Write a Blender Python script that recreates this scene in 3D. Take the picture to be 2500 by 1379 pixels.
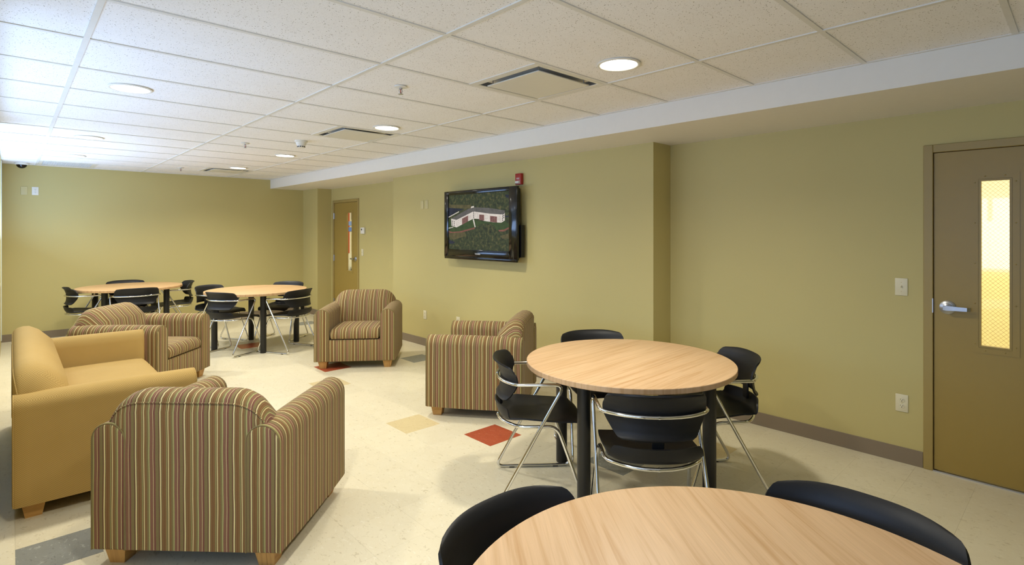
import bpy, bmesh, math, random
from mathutils import Vector, Matrix
R = math.radians
random.seed(7)
for o in list(bpy.data.objects): bpy.data.objects.remove(o)
sc = bpy.context.scene
COL = sc.collection

# ------------------------------------------------------------------ camera, world, light, exposure
CAM_H = 1.5185
YAW = 0.7578
cam_d = bpy.data.cameras.new('camera'); cam = bpy.data.objects.new('camera', cam_d); COL.objects.link(cam)
cam.location = (0, 0, CAM_H); cam.rotation_euler = (R(90), 0, -YAW)
cam_d.sensor_width = 36.0; cam_d.sensor_fit = 'HORIZONTAL'
cam_d.lens = 1316.36 / 2500 * 36.0
cam_d.shift_x = (1250 - 1271.06) / 2500
cam_d.shift_y = -(689.5 - 562.87) / 2500
cam_d.clip_start = 0.02
sc.camera = cam
sc.view_settings.view_transform = 'Standard'; sc.view_settings.look = 'None'
sc.view_settings.gamma = 1.0; sc.view_settings.use_curve_mapping = False
sc.view_settings.exposure = 0.12
LAMP_W = 24.0                      # each ceiling downlight
LAMP_COL = (1.0, 0.95, 0.83)
DAY_COL = (0.38, 0.58, 1.0)
world = bpy.data.worlds.new('world'); sc.world = world; world.use_nodes = True
world.node_tree.nodes['Background'].inputs[0].default_value = (0.60, 0.75, 1.0, 1)
world.node_tree.nodes['Background'].inputs[1].default_value = 0.8

def area_light(name, loc, direction, sx, sy, power, color):
    l = bpy.data.lights.new(name, 'AREA'); l.shape = 'RECTANGLE'; l.size = sx; l.size_y = sy
    l.energy = power; l.color = color
    o = bpy.data.objects.new(name, l); COL.objects.link(o); o.location = loc
    d = Vector(direction).normalized()
    o.rotation_euler = d.to_track_quat('-Z', 'X').to_euler()
    return o
# daylight thrown up from the ground outside the window wall
area_light('daylight_near_window', (-0.36, 4.4, 1.50), (0.55, 0, 0.84), 1.1, 2.9, 42, DAY_COL)
area_light('daylight_far_window', (-0.36, 8.0, 1.55), (0.50, 0, 0.87), 1.1, 3.0, 78, DAY_COL)
area_light('daylight_alcove_window', (-1.45, 0.6, 1.5), (0.75, 0.15, 0.65), 1.3, 2.4, 50, DAY_COL)
# corridor ceiling lights beyond the two doors
area_light('corridor_light', (5.4, 0.5, 2.5), (0, 0, -1), 1.0, 2.5, 80, (1.0, 0.93, 0.74))
area_light('corridor_light', (5.4, 9.6, 2.5), (0, 0, -1), 1.0, 2.5, 75, (1.0, 0.95, 0.85))

# ------------------------------------------------------------------ helpers
def tag(o, label=None, cat=None, group=None, kind=None):
    if label: o['label'] = label
    if cat: o['category'] = cat
    if group: o['group'] = group
    if kind: o['kind'] = kind
    return o
def empty(name, loc=(0, 0, 0), rz=0.0):
    o = bpy.data.objects.new(name, None); COL.objects.link(o)
    o.location = loc; o.rotation_euler = (0, 0, rz); o.empty_display_size = 0.05
    return o
def mesh_of(name, bm, mats, smooth=None):
    me = bpy.data.meshes.new(name)
    bmesh.ops.recalc_face_normals(bm, faces=bm.faces[:])
    bm.to_mesh(me); bm.free()
    for m in (mats if isinstance(mats, (list, tuple)) else [mats]): me.materials.append(m)
    if smooth is not None:
        for p in me.polygons: p.use_smooth = True
        me.set_sharp_from_angle(angle=R(smooth))
    return me
def link(name, me, parent=None, loc=(0, 0, 0), rot=(0, 0, 0)):
    o = bpy.data.objects.new(name, me); COL.objects.link(o)
    o.parent = parent; o.location = loc; o.rotation_euler = rot
    return o
def obj(name, bm, mats, parent=None, smooth=None, loc=(0, 0, 0), rot=(0, 0, 0)):
    return link(name, mesh_of(name, bm, mats, smooth), parent, loc, rot)
def copy_tree(o, parent=None):
    c = o.copy(); COL.objects.link(c); c.parent = parent
    for ch in list(o.children): copy_tree(ch, c)
    return c
def box(bm, x0, x1, y0, y1, z0, z1, bev=0.0, seg=2, mat=0):
    r = bmesh.ops.create_cube(bm, size=1.0)
    vs = r['verts']
    for v in vs:
        v.co = Vector(((x0 + x1) / 2 + v.co.x * (x1 - x0), (y0 + y1) / 2 + v.co.y * (y1 - y0), (z0 + z1) / 2 + v.co.z * (z1 - z0)))
    fs = set(f for v in vs for f in v.link_faces)
    if bev > 0:
        es = list(set(e for v in vs for e in v.link_edges))
        rr = bmesh.ops.bevel(bm, geom=es, offset=bev, segments=seg, profile=0.5, affect='EDGES')
        fs = set(f for f in rr['faces']) | set(f for f in fs if f.is_valid)
    for f in fs:
        if f.is_valid: f.material_index = mat
    return vs
def boxobj(name, x0, x1, y0, y1, z0, z1, mat, parent=None, bev=0.0, seg=2):
    bm = bmesh.new(); box(bm, x0, x1, y0, y1, z0, z1, bev, seg)
    return obj(name, bm, mat, parent, 40 if bev else None)
def ring_loft(bm, rings, cap0=True, cap1=True, closed=True, mat=0):
    vr = [[bm.verts.new(p) for p in r] for r in rings]
    n = len(vr[0])
    for a, b in zip(vr[:-1], vr[1:]):
        for i in range(n if closed else n - 1):
            j = (i + 1) % n
            try: bm.faces.new((a[i], a[j], b[j], b[i])).material_index = mat
            except ValueError: pass
    if cap0: bm.faces.new(vr[0][::-1]).material_index = mat
    if cap1: bm.faces.new(vr[-1]).material_index = mat
    return vr
def lathe(bm, prof, n=24, center=(0, 0, 0), axis='Z', cap0=True, cap1=True, mat=0):
    rings = []
    for r, h in prof:
        ring = []
        for i in range(n):
            a = 2 * math.pi * i / n
            p = (r * math.cos(a), r * math.sin(a), h)
            if axis == 'X': p = (h, r * math.cos(a), r * math.sin(a))
            if axis == 'Y': p = (r * math.cos(a), h, r * math.sin(a))
            ring.append((p[0] + center[0], p[1] + center[1], p[2] + center[2]))
        rings.append(ring)
    return ring_loft(bm, rings, cap0, cap1, True, mat)
def fillet(pts, rad, n=6):
    pts = [Vector(p) for p in pts]; out = [pts[0]]
    for i in range(1, len(pts) - 1):
        p, a, b = pts[i], pts[i - 1], pts[i + 1]
        da, db = (a - p), (b - p)
        r = min(rad, da.length * 0.48, db.length * 0.48)
        s, e = p + da.normalized() * r, p + db.normalized() * r
        for k in range(n + 1):
            t = k / n
            out.append(s * (1 - t) ** 2 + p * 2 * t * (1 - t) + e * t * t)
    out.append(pts[-1]); return out
def tube(bm, pts, r, n=10, mat=0, cap=True):
    pts = [Vector(p) for p in pts]
    rings = []; up = None
    for i, p in enumerate(pts):
        t = (pts[min(i + 1, len(pts) - 1)] - pts[max(i - 1, 0)]).normalized()
        if up is None:
            up = Vector((0, 0, 1)) if abs(t.z) < 0.9 else Vector((1, 0, 0))
        up = (up - t * up.dot(t)).normalized(); side = t.cross(up)
        rings.append([p + (up * math.cos(2 * math.pi * k / n) + side * math.sin(2 * math.pi * k / n)) * r for k in range(n)])
    return ring_loft(bm, rings, cap, cap, True, mat)
def text_mesh(name, s, size, mat, parent, mtx, depth=0.0006):
    cu = bpy.data.curves.new(name, 'FONT'); cu.body = s; cu.size = size; cu.extrude = depth
    cu.align_x = 'CENTER'; cu.align_y = 'CENTER'
    t = bpy.data.objects.new(name, cu); COL.objects.link(t)
    dg = bpy.context.evaluated_depsgraph_get()
    me = bpy.data.meshes.new_from_object(t.evaluated_get(dg)); me.name = name
    bpy.data.objects.remove(t); bpy.data.curves.remove(cu)
    me.materials.clear(); me.materials.append(mat)
    me.transform(mtx)
    return link(name, me, parent)

# ------------------------------------------------------------------ materials
def srgb(h):
    h = h.lstrip('#'); c = [int(h[i:i + 2], 16) / 255 for i in (0, 2, 4)]
    return tuple((x / 12.92 if x <= 0.04045 else ((x + 0.055) / 1.055) ** 2.4) for x in c) + (1.0,)
class NT:
    def __init__(s, name):
        s.m = bpy.data.materials.new(name); s.m.use_nodes = True
        s.t = s.m.node_tree; s.n = s.t.nodes; s.b = s.n['Principled BSDF']
    def add(s, typ, **kw):
        n = s.n.new(typ)
        for k, v in kw.items():
            if k.startswith('i_'):
                key = k[2:]; key = int(key) if key.isdigit() else key
                n.inputs[key].default_value = v
            else: setattr(n, k, v)
        return n
    def l(s, a, b): s.t.links.new(a, b)
    def mix(s, fac, c1, c2, blend='MIX'):
        n = s.n.new('ShaderNodeMix'); n.data_type = 'RGBA'; n.blend_type = blend
        for sock, val in ((n.inputs[0], fac), (n.inputs[6], c1), (n.inputs[7], c2)):
            if isinstance(val, bpy.types.NodeSocket): s.l(val, sock)
            else: sock.default_value = val
        return n.outputs[2]
    def ramp(s, fac, stops, interp='LINEAR'):
        n = s.n.new('ShaderNodeValToRGB'); n.color_ramp.interpolation = interp
        e = n.color_ramp.elements
        while len(e) < len(stops): e.new(0.5)
        for el, (p, c) in zip(e, stops): el.position = p; el.color = c
        s.l(fac, n.inputs[0]); return n.outputs[0]
    def bump(s, h, strength=0.2, dist=0.002):
        n = s.n.new('ShaderNodeBump'); n.inputs['Strength'].default_value = strength; n.inputs['Distance'].default_value = dist
        s.l(h, n.inputs['Height']); s.l(n.outputs[0], s.b.inputs['Normal'])
    def noise(s, vec, scale, detail=3.0, rough=0.5):
        n = s.n.new('ShaderNodeTexNoise'); n.inputs['Scale'].default_value = scale
        n.inputs['Detail'].default_value = detail; n.inputs['Roughness'].default_value = rough
        if vec is not None: s.l(vec, n.inputs['Vector'])
        return n.outputs['Fac']
    def coord(s, which='Object'): return s.n.new('ShaderNodeTexCoord').outputs[which]
    def pos(s): return s.n.new('ShaderNodeNewGeometry').outputs['Position']
    def mapping(s, vec, scale=(1, 1, 1), rot=(0, 0, 0), loc=(0, 0, 0)):
        n = s.n.new('ShaderNodeMapping'); s.l(vec, n.inputs['Vector'])
        n.inputs['Scale'].default_value = scale; n.inputs['Rotation'].default_value = rot; n.inputs['Location'].default_value = loc
        return n.outputs[0]
def G(v): return (v, v, v, 1)
def simple(name, col, rough=0.6, metal=0.0, spec=0.5, var=0.06, scale=18.0, bump=0.0):
    m = NT(name); c = srgb(col) if isinstance(col, str) else col
    f = m.noise(m.coord(), scale, 3)
    dark = tuple(x * (1 - var) for x in c[:3]) + (1,); light = tuple(min(1, x * (1 + var)) for x in c[:3]) + (1,)
    m.l(m.mix(f, dark, light), m.b.inputs['Base Color'])
    m.b.inputs['Roughness'].default_value = rough; m.b.inputs['Metallic'].default_value = metal
    m.b.inputs['Specular IOR Level'].default_value = spec
    if bump: m.bump(m.noise(m.coord(), scale * 12, 2), bump, 0.001)
    return m.m
def emit(name, col, strength):
    m = NT(name); m.b.inputs['Base Color'].default_value = (0.8, 0.8, 0.8, 1)
    f = m.noise(m.coord(), 3.0, 1)
    m.l(m.mix(f, col, tuple(min(1, x * 1.02) for x in col[:3]) + (1,)), m.b.inputs['Emission Color'])
    m.b.inputs['Emission Strength'].default_value = strength
    return m.m

def mat_wall():
    m = NT('olive_wall_paint')
    p = m.pos()
    f = m.noise(p, 1.3, 2)
    m.l(m.mix(f, srgb('#beb074'), srgb('#c4b67a')), m.b.inputs['Base Color'])
    m.b.inputs['Roughness'].default_value = 0.55; m.b.inputs['Specular IOR Level'].default_value = 0.3
    m.bump(m.noise(p, 260, 2), 0.06, 0.001)
    return m.m
def mat_ceiling_tile():
    m = NT('acoustic_tile')
    p = m.pos()
    big = m.noise(p, 6, 2)
    base = m.mix(big, srgb('#eeeae2'), srgb('#f3f0ea'))
    v = m.n.new('ShaderNodeTexVoronoi'); v.inputs['Scale'].default_value = 75; m.l(p, v.inputs['Vector'])
    spot = m.ramp(v.outputs['Distance'], [(0.0, G(1)), (0.14, G(1)), (0.20, G(0))])
    gate = m.ramp(m.noise(p, 30, 2), [(0.42, G(0)), (0.50, G(1))])
    mul = m.add('ShaderNodeMath', operation='MULTIPLY'); m.l(spot, mul.inputs[0]); m.l(gate, mul.inputs[1])
    v2 = m.n.new('ShaderNodeTexVoronoi'); v2.inputs['Scale'].default_value = 150; m.l(p, v2.inputs['Vector'])
    sp2 = m.ramp(v2.outputs['Distance'], [(0.0, G(0.6)), (0.14, G(0.55)), (0.22, G(0))])
    ad = m.add('ShaderNodeMath', operation='MAXIMUM'); m.l(mul.outputs[0], ad.inputs[0]); m.l(sp2, ad.inputs[1])
    m.l(m.mix(ad.outputs[0], base, srgb('#93876c')), m.b.inputs['Base Color'])
    m.b.inputs['Roughness'].default_value = 0.9; m.b.inputs['Specular IOR Level'].default_value = 0.1
    inv = m.add('ShaderNodeMath', operation='SUBTRACT', i_0=1.0); m.l(ad.outputs[0], inv.inputs[1])
    m.bump(inv.outputs[0], 0.4, 0.002)
    return m.m
def mat_floor(name, c0, c1, chip_l, chip_d):
    m = NT(name)
    p = m.pos()
    f = m.noise(p, 9, 4)
    base = m.mix(f, srgb(c0), srgb(c1))
    v = m.n.new('ShaderNodeTexNoise'); v.inputs['Scale'].default_value = 55; v.inputs['Detail'].default_value = 3
    v.inputs['Distortion'].default_value = 1.2; m.l(m.mapping(p, (1.0, 0.55, 1)), v.inputs['Vector'])
    dk = m.ramp(v.outputs['Fac'], [(0.61, G(0)), (0.70, G(0.55))])
    lt = m.ramp(v.outputs['Fac'], [(0.30, G(0.55)), (0.38, G(0))])
    c = m.mix(dk, base, srgb(chip_d)); c = m.mix(lt, c, srgb(chip_l))
    oi = m.n.new('ShaderNodeObjectInfo')
    hv = m.n.new('ShaderNodeHueSaturation'); m.l(c, hv.inputs['Color'])
    mr = m.n.new('ShaderNodeMapRange'); m.l(oi.outputs['Random'], mr.inputs[0]); mr.inputs[3].default_value = 0.97; mr.inputs[4].default_value = 1.02
    m.l(mr.outputs[0], hv.inputs['Value'])
    m.l(hv.outputs[0], m.b.inputs['Base Color'])
    m.b.inputs['Roughness'].default_value = 0.33; m.b.inputs['Specular IOR Level'].default_value = 0.35
    m.bump(m.noise(p, 14, 2), 0.03, 0.004)
    return m.m
def mat_stripe():
    m = NT('striped_upholstery')
    uv = m.n.new('ShaderNodeUVMap'); uv.uv_map = 'stripe'
    sx = m.n.new('ShaderNodeSeparateXYZ'); m.l(uv.outputs[0], sx.inputs[0])
    wob = m.noise(m.coord(), 5, 1)
    wm = m.add('ShaderNodeMath', operation='MULTIPLY_ADD', i_1=0.06); m.l(wob, wm.inputs[0]); m.l(sx.outputs[0], wm.inputs[2])
    fr = m.add('ShaderNodeMath', operation='FRACT'); m.l(wm.outputs[0], fr.inputs[0])
    cream, brown, green, red, olive, dark = [srgb(x) for x in ('#d6c88e', '#86653f', '#aaa86c', '#87604a', '#83734a', '#5c452d')]
    red2 = srgb('#7c5042'); brown2 = srgb('#73502f')
    stops = [(0.0, cream), (0.055, dark), (0.075, brown), (0.15, brown2), (0.175, brown), (0.245, brown2), (0.265, green), (0.29, dark), (0.305, brown),
             (0.335, cream), (0.375, brown), (0.47, olive), (0.545, green), (0.59, red), (0.72, cream), (0.74, red2), (0.82, olive), (0.955, dark), (0.975, red2)]
    col = m.ramp(fr.outputs[0], stops, 'CONSTANT')
    wv = m.noise(m.coord(), 420, 2)
    col = m.mix(m.ramp(wv, [(0.3, G(0.0)), (0.75, G(0.16))]), col, srgb('#3a2a18'))
    m.l(col, m.b.inputs['Base Color'])
    m.b.inputs['Roughness'].default_value = 0.85; m.b.inputs['Specular IOR Level'].default_value = 0.15
    m.b.inputs['Sheen Weight'].default_value = 0.08
    m.bump(wv, 0.2, 0.001)
    return m.m
def mat_weave():
    m = NT('golden_woven_upholstery')
    p = m.coord()
    ch = m.n.new('ShaderNodeTexChecker'); ch.inputs['Scale'].default_value = 190
    uv = m.n.new('ShaderNodeUVMap'); uv.uv_map = 'weave'; m.l(uv.outputs[0], ch.inputs['Vector'])
    n1 = m.noise(p, 7, 3)
    a = m.mix(n1, srgb('#b69758'), srgb('#be9f60'))
    b = m.mix(0.40, a, srgb('#7a5c28'))
    m.l(m.mix(ch.outputs['Fac'], a, b), m.b.inputs['Base Color'])
    m.b.inputs['Roughness'].default_value = 0.8; m.b.inputs['Specular IOR Level'].default_value = 0.2
    m.bump(ch.outputs['Fac'], 0.25, 0.001)
    return m.m
def mat_wood(name, ang, light='#dcb478', dark='#b98a4c', scale=1.0, rough=0.38):
    m = NT(name)
    p = m.mapping(m.coord(), (1, 1, 1), (0, 0, -ang))
    st = m.mapping(p, (0.9 * scale, 26 * scale, 1))
    n1 = m.n.new('ShaderNodeTexNoise'); n1.inputs['Scale'].default_value = 1.6; n1.inputs['Detail'].default_value = 6
    n1.inputs['Roughness'].default_value = 0.62; n1.inputs['Distortion'].default_value = 0.7; m.l(st, n1.inputs['Vector'])
    n2 = m.noise(m.mapping(p, (5 * scale, 240 * scale, 1)), 1.4, 3)
    n3 = m.noise(m.mapping(p, (0.6 * scale, 5 * scale, 1)), 1.5, 2)
    c = m.ramp(n1.outputs['Fac'], [(0.32, srgb(dark)), (0.5, srgb(light)), (0.72, tuple(min(1, x * 1.12) for x in srgb(light)[:3]) + (1,))])
    c = m.mix(m.ramp(n2, [(0.45, G(0.0)), (0.75, G(0.40))]), c, srgb(dark))
    c = m.mix(m.ramp(n3, [(0.4, G(0.0)), (0.7, G(0.22))]), c, srgb('#b88c58'))
    m.l(c, m.b.inputs['Base Color'])
    m.b.inputs['Roughness'].default_value = rough; m.b.inputs['Specular IOR Level'].default_value = 0.4
    return m.m
def mat_glass(name, tint, refl=0.06):
    m = NT(name)
    out = m.n['Material Output']
    tr = m.add('ShaderNodeBsdfTransparent'); tr.inputs[0].default_value = tint
    gl = m.add('ShaderNodeBsdfGlossy'); gl.inputs['Roughness'].default_value = 0.03
    lw = m.n.new('ShaderNodeLayerWeight'); lw.inputs[0].default_value = 0.5
    pw = m.add('ShaderNodeMath', operation='POWER', i_1=4.0); m.l(lw.outputs['Facing'], pw.inputs[0])
    fr = m.add('ShaderNodeMath', operation='MULTIPLY_ADD', i_1=0.8, i_2=0.04); m.l(pw.outputs[0], fr.inputs[0])
    mx = m.n.new('ShaderNodeMixShader'); m.l(fr.outputs[0], mx.inputs[0]); m.l(tr.outputs[0], mx.inputs[1]); m.l(gl.outputs[0], mx.inputs[2])
    m.l(mx.outputs[0], out.inputs['Surface'])
    return m.m
M = {}
M['wall'] = mat_wall()
M['tile'] = mat_ceiling_tile()
M['grid'] = simple('ceiling_grid_enamel', '#dedace', 0.5)
M['soffit'] = simple('soffit_white_paint', '#e6e1d4', 0.6, var=0.02)
M['floor'] = mat_floor('cream_vinyl_tile', '#d8cdae', '#dfd6ba', '#eae3cd', '#b4a681')
M['floor_red'] = mat_floor('red_vinyl_tile', '#a24a2c', '#b0563a', '#c98a6a', '#7e3420')
M['floor_grey'] = mat_floor('grey_vinyl_tile', '#82847e', '#8e908a', '#b9bab2', '#5c5e5a')
M['floor_tan'] = mat_floor('tan_vinyl_tile', '#cdb98a', '#d6c497', '#e4d6b0', '#b09a68')
M['sub'] = simple('subfloor', '#b0a68a', 0.9)
M['base'] = simple('taupe_vinyl_base', '#83745f', 0.45, var=0.03)
M['door'] = simple('olive_brown_door_paint', '#9c8340', 0.42, var=0.03)
M['doorframe'] = simple('olive_door_frame_paint', '#a08a4e', 0.42, var=0.03)
M['chrome'] = simple('chrome_tube', (0.78, 0.78, 0.76, 1), 0.10, 1.0, var=0.02)
M['steel'] = simple('brushed_steel', (0.50, 0.51, 0.53, 1), 0.32, 1.0, var=0.05, scale=60)
M['black'] = simple('black_moulded_plastic', '#161617', 0.50, spec=0.35, var=0.1, bump=0.15, scale=40)
M['blackmetal'] = simple('black_painted_steel', '#141413', 0.40, var=0.1)
M['stripe'] = mat_stripe()
M['weave'] = mat_weave()
M['foot'] = mat_wood('blond_wood_foot', R(90), '#c79a58', '#a87a3c', 2.0, 0.5)
M['white_plate'] = simple('ivory_plastic', '#dcd2ae', 0.4, var=0.02)
M['plate_painted'] = simple('almond_plastic', '#c9bc86', 0.45, var=0.02)
M['whiteplastic'] = simple('white_plastic', '#e4e0d2', 0.45, var=0.02)
M['darkslot'] = simple('dark_slot', '#2a2620', 0.7)
M['tvblack'] = simple('gloss_black_bezel', '#0b0b0c', 0.10, var=0.05)
M['tvmatt'] = simple('matt_black_casing', '#101010', 0.45)
M['red'] = simple('fire_alarm_red', '#a32a22', 0.4, var=0.05)
M['lens'] = emit('downlight_glow', (1.0, 0.95, 0.80, 1), 14.0)
M['letter'] = simple('silver_lettering', '#d8d8d4', 0.4)
M['ctrim'] = simple('white_window_trim', '#dfe6dc', 0.5, var=0.02)
M['glass'] = mat_glass('clear_glass', (0.95, 0.97, 0.95, 1))
M['dome'] = mat_glass('smoked_dome', (0.05, 0.05, 0.07, 1))
M['corr'] = simple('corridor_yellow_paint', '#efe3b4', 0.6, var=0.02)
M['corrw'] = simple('corridor_white_paint', '#f0ead2', 0.6, var=0.02)
M['wire'] = simple('wire_mesh_in_glass', '#b08a48', 0.5, var=0.05)

# ------------------------------------------------------------------ room dimensions
CE = CAM_H + 0.9129            # ceiling plane 2.431
XR, XT, XS, XL = 4.245, 3.973, 3.40, -0.09   # right wall, television wall, soffit face, left wall
YF, YB = 10.15, -3.0
SOF = 2.272
FT = 0.6096
XG = [0.263, 1.4823, 2.7015]
YG0 = 2.0681
TOP = 2.62
D1 = (-0.278, 0.734)           # near door opening (Y range of frame)
D2 = (8.421, 9.431)            # far door opening
DH = 2.061

def struct(o): o['kind'] = 'structure'; return o
# floor
bm = bmesh.new(); box(bm, -1.75, 7.3, YB, 12.4, -0.12, -0.004)
floor = struct(obj('floor', bm, M['sub']))
# walls
T = 0.115
bm = bmesh.new()
box(bm, XR, XR + T, YB, D1[0], 0, TOP); box(bm, XR, XR + T, D1[1], D2[0], 0, TOP); box(bm, XR, XR + T, D2[1], YF, 0, TOP)
box(bm, XR, XR + T, D1[0], D1[1], DH, TOP); box(bm, XR, XR + T, D2[0], D2[1], DH, TOP)
struct(obj('wall_right', bm, M['wall']))
struct(boxobj('wall_television_side', XT, XR - 0.001, 2.556, 6.847, 0, SOF + 0.05, M['wall']))
struct(boxobj('wall_corner_pier', 3.99, XR - 0.001, 9.50, YF, 0, SOF + 0.05, M['wall']))
struct(boxobj('wall_far', XL - T, XR + T, YF, YF + T, 0, TOP, M['wall']))
struct(boxobj('wall_back', -1.75, XR + T, YB - T, YB, 0, TOP, M['wall']))
# left wall with two window openings, and the alcove beside the camera
W1, W2 = (2.95, 5.95), (6.45, 9.60)
bm = bmesh.new()
box(bm, XL - T, XL, 2.6, W1[0], 0, TOP); box(bm, XL - T, XL, W1[1], W2[0], 0, TOP); box(bm, XL - T, XL, W2[1], YF, 0, TOP)
for w, head in ((W1, 2.33), (W2, 2.415)):
    box(bm, XL - T, XL, w[0], w[1], 0, 0.85); box(bm, XL - T, XL, w[0], w[1], head, TOP)
box(bm, -1.6, XL - T, 2.6, 2.6 + T, 0, TOP)
struct(obj('wall_left', bm, M['wall']))
bm = bmesh.new()
box(bm, -1.6 - T, -1.6, -1.0, 2.6 + T, 0, 0.85); box(bm, -1.6 - T, -1.6, -1.0, 2.6 + T, 2.3, TOP)
box(bm, -1.6 - T, -1.6, YB, -1.0, 0, TOP); box(bm, -1.6 - T, -1.6, 2.0, 2.6 + T, 0.85, 2.3)
struct(obj('wall_alcove', bm, M['wall']))
def window(name, x, y0, y1, z0, z1, nm):
    bm = bmesh.new(); t = 0.05
    box(bm, x - 0.05, x, y0, y1, z0, z0 + t); box(bm, x - 0.05, x, y0, y1, z1 - t, z1)
    for k in range(nm + 1):
        yy = y0 + (y1 - y0 - t) * k / nm; box(bm, x - 0.05, x, yy, yy + t, z0 + t, z1 - t)
    o = struct(obj(name, bm, M['ctrim']))
    return o
window('window_1', XL - 0.06, W1[0], W1[1], 0.85, 2.33, 3)
window('window_2', XL - 0.06, W2[0], W2[1], 0.85, 2.415, 3)
window('window_3', -1.66, -1.0, 2.0, 0.85, 2.3, 3)
struct(boxobj('trim_1', XL, XL + 0.008, 9.62, 9.72, 0.1, CE - 0.01, M['ctrim']))
# soffit over the right side
bm = bmesh.new(); box(bm, XS, XR + T, YB, YF, SOF, TOP)
struct(obj('ceiling_soffit', bm, M['soffit']))
# corridor behind the doors
for nm, y0, y1 in (('near', -1.2, 2.2), ('far', 7.6, 12.2)):
    bm = bmesh.new(); x0, x1 = XR + T, 6.9
    box(bm, x1, x1 + 0.1, y0, y1, 0, 1.12); box(bm, x0, x1, y0 - 0.1, y0, 0, TOP); box(bm, x0, x1, y1, y1 + 0.1, 0, TOP)
    struct(obj('wall_corridor_' + nm, bm, M['corr' if nm == 'near' else 'corrw']))
    bm = bmesh.new(); box(bm, x1, x1 + 0.1, y0, y1, 1.12, TOP); box(bm, x0, x1 + 0.1, y0 - 0.1, y1 + 0.1, TOP, TOP + 0.05)
    struct(obj('wall_corridor_upper_' + nm, bm, M['corrw']))

# baseboards (one each wall run)
BH, BT = 0.102, 0.006
def baseboard(name, segs):
    bm = bmesh.new()
    for (x0, x1, y0, y1) in segs: box(bm, x0, x1, y0, y1, 0.0, BH, 0.0015, 1)
    # small cove toe
    return struct(obj(name, bm, M['base']))
baseboard('baseboard_right', [(XR - BT, XR, YB, D1[0] - 0.002), (XR - BT, XR, D1[1] + 0.002, 2.55)])
baseboard('baseboard_right_far', [(XR - BT, XR, 6.853, D2[0] - 0.002)])
baseboard('baseboard_television', [(XT - BT, XT, 2.55, 6.853), (XT, XR, 2.55, 2.556), (XT, XR, 6.847, 6.853)])
baseboard('baseboard_pier', [(3.99 - BT, 3.99, 9.50 - BT, YF - BT), (3.99, XR, 9.50 - BT, 9.50)])
baseboard('baseboard_far', [(XL, 3.99 - BT, YF - BT, YF)])

# ------------------------------------------------------------------ floor tiles (one foot square)
TS = 0.3048; FX0, FY0 = 0.3213, 1.9915
def tile_mesh(name, mat, w=TS - 0.0003, d=TS - 0.0003):
    bm = bmesh.new(); h = 0.004
    a = [(-w / 2, -d / 2), (w / 2, -d / 2), (w / 2, d / 2), (-w / 2, d / 2)]; i = 0.0003
    b = [(x - math.copysign(i, x), y - math.copysign(i, y)) for x, y in a]
    ring_loft(bm, [[(x, y, -h) for x, y in a], [(x, y, -i) for x, y in a], [(x, y, 0) for x, y in b]])
    return mesh_of(name, bm, mat)
fm = {k: tile_mesh('floor_tile', M[k]) for k in ('floor', 'floor_red', 'floor_grey', 'floor_tan')}
# accent tiles by grid cell (column, row): columns from x = 0.3213, rows from y = 1.9915
ACC = {(7, 3): 'floor_red', (6, 5): 'floor_tan', (-1, 4): 'floor_grey', (8, 0): 'floor_grey', (10, 11): 'floor_grey',
       (7, 12): 'floor_red', (6, 10): 'floor_tan', (10, -1): 'floor_tan', (2, 3): 'floor_red',
       (6, 18): 'floor_red', (7, 20): 'floor_tan', (10, 22): 'floor_grey'}
cells = []
for i in range(-7, 14):
    for j in range(-17, 27):
        x, y = FX0 + (i + 0.5) * TS, FY0 + (j + 0.5) * TS
        if x < XL - 0.2 and y > 2.6: continue
        if y > YF + 0.1: continue
        cells.append((i, j, x, y))
def show(c):
    i, j, x, y = c
    d = x * math.sin(YAW) + y * math.cos(YAW); r = x * math.cos(YAW) - y * math.sin(YAW)
    if d < 0.9: return 1e9
    u = 1271 + 1316 * r / d; v = 563 + 1316 * CAM_H / d
    if not (-80 < u < 2580 and v < 1500): return 1e8 + d
    return d - (50 if (i, j) in ACC else 0)
cells.sort(key=show)
rest = bmesh.new()
for n, (i, j, x, y) in enumerate(cells):
    if n < 300:
        link('floor_tile', fm[ACC.get((i, j), 'floor')], floor, (x, y, 0))
    else:
        h = TS / 2 - 0.00015
        box(rest, x - h, x + h, y - h, y + h, -0.004, 0)
tag(obj('floor_tile_field', rest, M['floor'], floor), kind='stuff')

# ------------------------------------------------------------------ ceiling: slab, lay-in tiles, grid bars
bm = bmesh.new(); box(bm, -1.75, XS, YB, YF, CE + 0.03, TOP + 0.02)
ceiling = struct(obj('ceiling', bm, M['soffit']))
xs = [-1.70, -0.956, 0.263, 1.4823, 2.7015, XS]
ys = [YG0 + k * FT for k in range(-9, 15)]
ys = [YB] + [y for y in ys if YB + 0.1 < y < YF - 0.05] + [YF]
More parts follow.
